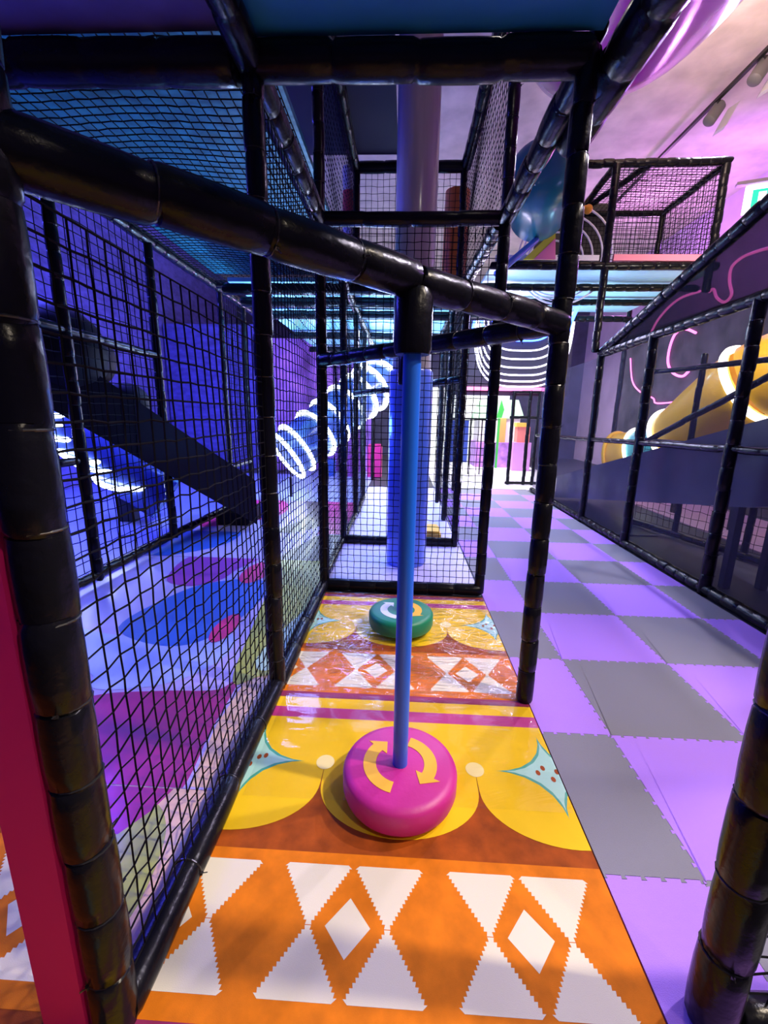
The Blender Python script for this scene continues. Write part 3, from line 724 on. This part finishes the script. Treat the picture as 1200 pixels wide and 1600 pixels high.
# teal tube, magenta tube, coloured net sign
tp = curve([(1.23, 4.75, 3.74), (1.30, 5.0, 3.72), (1.42, 5.4, 3.72), (1.5, 5.75, 3.76)], 8); q = MB(); q.tube(tp, [.34*min(1, max(.08, (1-(1-min(1, k/9))**2)**.5)) for k in range(len(tp))], M('teal_tube_plastic', (.005, .20, .22), .35, coat=.2), n=32)
tag(q.build('tube_slide', smooth=True), 'dark teal tube between the beams right of the lane', 'tube slide')
q = MB(); q.tube(curve([(1.12, 1.9, 3.55), (1.44, 3.0, 3.98), (1.58, 3.9, 4.32), (1.52, 4.7, 4.75), (1.45, 5.2, 5.38)], 10), .50, M('magenta_tube_plastic', (.62, .03, .42), .22, coat=.6), n=40)
tag(q.build('tube_slide', smooth=True), 'glossy magenta tube slide high above the right aisle', 'tube slide')
q = MB(); q.vprism([at(818, 405, 5.75), at(868, 358, 5.75), at(868, 405, 5.75)], (0, 1, 0), .03, M('yellow_panel', (.9, .75, .05), .5))
q.vprism([at(834, 405, 5.735), at(868, 372, 5.735), at(868, 405, 5.735)], (0, 1, 0), .012, M('pink_panel', (.9, .22, .40), .5))
tag(q.build('corner_panel'), 'yellow and pink triangular panel on the upper deck', 'panel')
q = MB(); q.tube([at(776, 428, 5.0), at(838, 375, 5.6)], .035, M('blue_rail', (.08, .18, .75), .4), n=12); tag(q.build('blue_rail', smooth=True), 'blue sloping rail under the dark teal tube', 'rail')

# ------------------------------------------------------------------ nested light arcs, pink strip
la = thing('arc_light', at(850, 500, 9.0), 'nest of thin white and blue light arcs hung over the far aisle', 'light')
LEDT = M('thin_white_led', (1, 1, 1), .5, emit=(.80, .78, 1.0), estr=2.0)
cc = at(822, 470, 9.0)
for k, (rx, ry) in enumerate(((.62, .72), (.70, .90), (.77, 1.06), (.83, 1.22), (.88, 1.36), (.92, 1.48), (.95, 1.58))):
    pts = []
    for i in range(33):
        a = PI+PI*i/32; ca, sa = math.cos(a), math.sin(a)
        pts.append(cc+V((rx*abs(ca)**.6*(1 if ca > 0 else -1), 0, -ry*abs(sa)**.6)))
    q = MB(); q.tube(pts, .016, LEDB if k == 0 else LEDT, n=8); tag(q.build('arc', la, smooth=True), 'blue arc' if k < 1 else None)
q = MB(); q.box((cc.x-1.4, 9.1, cc.z-1.75), (cc.x+1.0, 9.16, cc.z+.3), M('dark_arc_board', (.02, .018, .04), .6)); q.build('backing_board', la)
a = at(728, 607, 9.0); b = at(862, 606, 9.0)
q = MB(); q.box((a.x, 8.98, a.z-.03), (b.x, 9.06, a.z+.035), LEDK); tag(q.build('light_strip'), 'straight pink light strip under the nested light arcs', 'light')
# blue light curls
q = MB()
q.tube(curve([at(905, 475, 7.6), at(890, 510, 7.6), at(882, 545, 7.6)], 6), .03, LEDB, n=8); tag(q.build('blue_light_tube', smooth=True), 'blue light tube slanting down behind the right post', 'light')
q = MB(); q.tube(curve([at(738, 520, 8.2), at(742, 500, 8.2), at(748, 490, 8.2), at(756, 515, 8.2)], 6), .025, LEDB, n=8); tag(q.build('blue_light_tube', smooth=True), 'small blue light curl above the far end bar', 'light')

# ------------------------------------------------------------------ far exit zone
q = MB(); q.box((.9, 14.6, .013), (3.4, 14.7, 2.3), M('bright_exit_wall', (.85, .92, .85), .6)); tag(q.build('white_screen'), 'bright white wall at the far end of the aisle', 'wall panel')
ph = thing('play_house', (2.55, 12.6, .012), 'little toy house with pale green roof at the far end', 'play house')
PGRN = M('pale_green_roof', (.45, .80, .48), .6); 
q = MB(); q.box((2.1, 12.3, .70), (3.2, 13.3, 1.35), M('cream_house_wall', (.88, .85, .80), .6)); q.build('wall', ph)
q = MB(); q.vprism([(2.0, 12.25, 1.35), (3.3, 12.25, 1.35), (3.1, 12.25, 1.85), (2.2, 12.25, 1.85)], (0, 1, 0), 1.1, PGRN); q.build('roof', ph)
q = MB(); q.box((2.62, 12.2, .70), (2.80, 12.3, 1.36), M('ochre_door', (.62, .42, .12), .6)); q.build('door', ph)
q = MB(); q.box((2.0, 12.1, .012), (3.3, 13.3, .70), M('purple_plinth', (.42, .18, .62), .5, var=.5, vscale=5)); q.build('plinth', ph)
tr = thing('toy_tree', (2.58, 12.0, .012), 'flat pointed green toy tree in front of the little house', 'toy tree')
q = MB(); q.vprism([at(776, 653, 11.95), at(784, 625, 11.95), at(788, 640, 11.95), at(784, 653, 11.95)], (0, 1, 0), .05, M('green_tree', (.04, .42, .06), .6)); q.build('crown', tr)
c = at(780, 655, 11.97); q = MB(); q.box((c.x-.03, 11.96, .013), (c.x+.03, 11.99, c.z+.02), M('green_tree', (.04, .42, .06), .6)); q.build('trunk', tr)
q = MB(); c = at(815, 675, 11.5)
q.box((c.x-.2, 11.4, .013), (c.x+.25, 11.8, .75), M('pink_toy_base', (.55, .25, .55), .5)); q.box((c.x-.12, 11.45, .75), (c.x+.2, 11.75, 1.15), M('coral_toy', (.75, .22, .18), .5)); q.box((c.x-.16, 11.42, 1.15), (c.x+.1, 11.7, 1.25), M('yellow_block', (.9, .55, .08), .5))
tag(q.build('toy_stand'), 'small coral and yellow toy stand right of the little house', 'toy')
# far gate and railing
fg = thing('net_gate', (2.2, 9.0, .012), 'dark framed net gate at the far end of the tiles', 'gate')
for u, hh in ((797, 1), (822, 1), (836, 1)):
    c = at(u, 700, 9.0); pad('padded_post', (c.x, 9.0, .013), (c.x, 9.0, 1.9), .035, fg, n=10)
a = at(797, 652, 9.0); pad('rail', (a.x, 9.0, a.z), (a.x+.75, 9.0, a.z), .03, fg); pad('base_rail', (a.x, 9.0, .05), (a.x+.75, 9.0, .05), .03, fg); pad('rail', (a.x, 9.0, 1.88), (a.x+.75, 9.0, 1.88), .03, fg)
fr2 = thing('railing', (1.2, 10.5, .012), 'dark low railing before the bright far wall', 'railing')
a = at(700, 655, 10.5); b = at(772, 655, 10.5); z1 = a.z
for k in range(5):
    x = a.x+(b.x-a.x)*k/4; q = MB(); q.box((x-.015, 10.49, .013), (x+.015, 10.51, z1), STEEL); q.build('baluster', fr2)
q = MB(); q.box((a.x-.02, 10.48, z1), (b.x+.02, 10.52, z1+.04), STEEL); q.build('handrail', fr2)
q = MB(); q.box((a.x+.02, 10.495, .3), (a.x+.5, 10.505, z1-.02), M('blue_sign_board', (.05, .10, .40), .5)); q.build('infill_board', fr2)

# ------------------------------------------------------------------ exit sign, track lights
ex = thing('exit_sign', at(1203, 312, 7.2)-V((0,0,.2)), 'green and white running man exit sign at the upper right', 'exit sign')
c = at(1203, 308, 7.2); w_, h_ = .30, .18
SIGNW = M('lit_sign_white', (.9, 1, .95), .4, emit=(.8, 1.0, .92), estr=1.1); SIGNG = M('lit_sign_green', (0, .5, .25), .4, emit=(.02, .55, .32), estr=1.0)
tilt = V((.95, -.30, .30)).normalized()*1; ux = V((.93, -.37, 0)).normalized(); uz = V((0, 0, 1)); un = ux.cross(uz)
un = un if un.y < 0 else -un
q = MB(); q.obox(c, ux*w_, uz*h_, un*.03, SIGNW); q.build('sign_box', ex)
q = MB(); q.obox(c+un*.032-ux*.0, ux*(w_*.72), uz*(h_*.62), un*.003, SIGNG); q.build('green_panel', ex)
q = MB()
def sg(x, z): return c+un*.037+ux*x*.1+uz*z*.1
q.tube([sg(.35, .35), sg(.1, -.1)], .014, SIGNW, n=8); q.tube([sg(.1, -.1), sg(-.25, -.25), sg(-.45, -.6)], .011, SIGNW, n=8); q.tube([sg(.1, -.1), sg(.35, -.45), sg(.25, -.85)], .011, SIGNW, n=8)
q.tube([sg(.33, .3), sg(.0, .35), sg(-.2, .05)], .009, SIGNW, n=8); q.tube([sg(.33, .3), sg(.6, .1), sg(.8, .25)], .009, SIGNW, n=8); q.sphere(sg(.5, .62), .018, SIGNW, n=10)
q.obox(sg(-1.0, -.1), ux*.045, uz*.085, un*.002, SIGNW)
q.obox(sg(1.3, -.1), ux*.045, uz*.02, un*.002, SIGNW)
q.build('pictogram', ex)
q = MB(); q.obox(c+uz*(h_+.05)-un*.02, ux*(w_+.12), uz*.02, un*.05, M('grey_bracket', (.3, .25, .3), .5)); q.tube([c+uz*(h_+.05), V((c.x, c.y, 5.49))], .012, STEEL, n=8); q.build('bracket', ex)

TRK = M('black_track', (.012, .012, .014), .45); LAMPG = M('grey_lamp_metal', (.13, .125, .13), .5)
def trackseg(a, b, label):
    q = MB(); a = V(a); b = V(b); d = (b-a)/2; q.obox((a+b)/2, d, V((.02, 0, 0)), V((0, 0, .02)), TRK)
    for t in (.15, .85): p = a+(b-a)*t; q.tube([p, V((p.x, p.y, 5.5))], .008, TRK, n=6)
    return tag(q.build('light_track'), label, 'light track')
trackseg((3.90, 5.0, 5.40), (3.90, 9.4, 5.40), 'long black ceiling track carrying the spotlights')
def spot(x, y, label, group='ceiling spotlights'):
    t = thing('track_spotlight', (x, y, 5.14), label, 'spotlight', group)
    q = MB(); q.box((x-.03, y-.06, 5.32), (x+.03, y+.06, 5.378), TRK); q.tube([(x, y, 5.32), (x, y, 5.25)], .012, TRK, n=8); q.build('adapter', t)
    q = MB(); q.lathe([(.05, 0), (.075, .02), (.075, .24), (.06, .26)], (x-.09, y-.02, 5.15), LAMPG, n=20, axis=(.5, .1, .8)); q.build('lamp_head', t, smooth=True)
    q = MB(); q.obox((x+.14, y, 5.2), V((.015, .05, 0)), V((0, .11, .02)), V((.06, 0, .13)), M('pale_barn_door', (.6, .58, .58), .5)); q.build('shade', t)
spot(3.92, 6.75, 'grey spotlight further along the ceiling track, nearer the cage'); spot(3.95, 6.05, 'grey spotlight on the ceiling track nearest the top right corner')
q = MB(); q.tube([(3.2, 7.9, 5.44), (3.86, 9.4, 5.44)], .03, TRK, n=8)

# ------------------------------------------------------------------ lights
def area(loc, to, size, power, col, sy=None, name='area_light'):
    l = bpy.data.lights.new(name, 'AREA'); l.energy = power; l.color = col; l.size = size
    if sy: l.shape = 'RECTANGLE'; l.size_y = sy
    o = bpy.data.objects.new(name, l); C.objects.link(o); o.location = loc
    o.rotation_euler = (V(to)-V(loc)).to_track_quat('-Z', 'Y').to_euler(); return o
def spotl(loc, to, power, col, ang=60, rad=.06, blend=.5, name='spot'):
    l = bpy.data.lights.new(name, 'SPOT'); l.energy = power; l.color = col; l.spot_size = math.radians(ang); l.spot_blend = blend; l.shadow_soft_size = rad
    o = bpy.data.objects.new(name, l); C.objects.link(o); o.location = loc
    o.rotation_euler = (V(to)-V(loc)).to_track_quat('-Z', 'Y').to_euler(); return o
def point(loc, power, col, rad=.15, name='point_light'):
    l = bpy.data.lights.new(name, 'POINT'); l.energy = power; l.color = col; l.shadow_soft_size = rad
    o = bpy.data.objects.new(name, l); C.objects.link(o); o.location = loc; return o
WARM = (1, .84, .66)
spotl((3.6, .6, 5.1), (.58, .86, 0), 780, WARM, 50, .10, .85)
spotl((2.6, -1.6, 4.6), (.1, .9, 0), 130, WARM, 50, .10)
spotl((3.77, 6.0, 5.1), (1.5, 2.6, 0), 420, (.80, .70, 1), 60, .10)
spotl((3.77, 2.5, 5.1), (1.6, 1.9, 0), 450, (.90, .82, 1), 80, .10)
spotl((2.2, 6.5, 2.9), (1.2, 5.2, 0), 110, (.55, .52, 1), 110, .15)
area((2.6, 4.5, 4.7), (3.6, 5.2, 5.5), 1.2, 62, (1, .74, .60))
point((5.2, 7.5, 4.3), 60, (.55, .20, 1)); point((4.6, 9.5, 4.6), 50, (.85, .30, 1))
area((-4.4, 4.4, 3.9), (-4.0, 4.6, 0), 1.6, 260, (.07, .07, 1)); area((-1.5, 5.2, 2.55), (-1.5, 5.2, 0), .8, 22, (.25, .3, 1), name='blue_deck_lamp'); area((-.9, 6.2, 1.2), (-.8, 6.3, 3), .6, 120, (.30, .55, 1)); spotl((-1.1, 5.3, .9), (-.7, 5.6, 2.7), 260, (.3, .55, 1), 75, .2); spotl((-.3, 6.3, .6), (-.6, 6.9, 2.7), 260, (.3, .55, 1), 80, .2); point((-1.8, 9.4, 1.9), 40, (.7, .5, 1), .2)  # upward lights and far point are added fill for decks and mural board
point((-4.9, 5.6, 1.3), 110, (.13, .16, 1), .3)  # added fill, brightens the lower blue wall
area((-1.6, 3.9, .9), (-1.6, 4.2, 3), .7, 4, (.15, .5, 1)); area((-1.2, 7.2, .8), (-1.0, 7.2, 3), 1.2, 50, (.35, .55, 1))  # upward fill added under the deck panels
spotl((-2.2, 3.4, 2.85), (-1.45, 2.9, 0), 46, (.30, .34, 1), 62, .15)
area((-.3, 6.0, 2.4), (-.1, 5.5, 0), .6, 32, (.55, .6, 1)); point((-.42, 4.1, 1.3), 16, (.05, .15, 1), .1)
area((2.0, 11.5, 3.6), (2.0, 11.5, 0), 2.0, 300, (1, 1, .98)); area((1.0, 7.4, 3.0), (1.0, 7.4, 0), .8, 34, (.9, .88, 1))
area((3.2, 4.2, 3.05), (4.1, 5.6, 1.5), .5, 46, (1, .88, .68)); area((3.3, 3.0, 2.9), (2.6, 4.5, .9), .5, 10, (.45, .45, 1))  # first one is an added fill that brightens the yellow tube
point((3.0, 7.3, 2.6), 14, (.35, .75, 1), .15)
point((4.6, 8.5, 1.6), 12, (.8, .35, 1), .2)
point((1.35, 7.2, 2.8), 44, (.80, .72, 1), .25)  # added, placed for its mirror glare on the carpet film
point((.5, 2.6, 3.5), 1.6, (1, .9, .8), .05)  # added fill to lighten the upper column
point((.95, 6.9, 2.5), 22, (.72, .66, 1), .22)  # also added for highlights on the film

w = bpy.data.worlds.new('World'); S.world = w; w.use_nodes = True
bg = w.node_tree.nodes['Background']; bg.inputs['Color'].default_value = (.28, .22, .70, 1); bg.inputs['Strength'].default_value = .12

# ------------------------------------------------------------------ camera
cd = bpy.data.cameras.new('camera'); cam = bpy.data.objects.new('camera', cd); C.objects.link(cam)
cd.sensor_fit = 'VERTICAL'; cd.sensor_height = 36; cd.lens = 36*F/1600; cd.clip_start = .02; cd.clip_end = 100
m = Matrix.Identity(4)
for i in range(3):
    m[i][0] = AX[i]; m[i][1] = -AY[i]; m[i][2] = -AZ[i]
m[2][3] = H
cam.matrix_world = m
S.camera = cam
S.view_settings.view_transform = 'Standard'; S.view_settings.look = 'None'; S.view_settings.gamma = 1; S.view_settings.use_curve_mapping = False
S.view_settings.exposure = 0.5
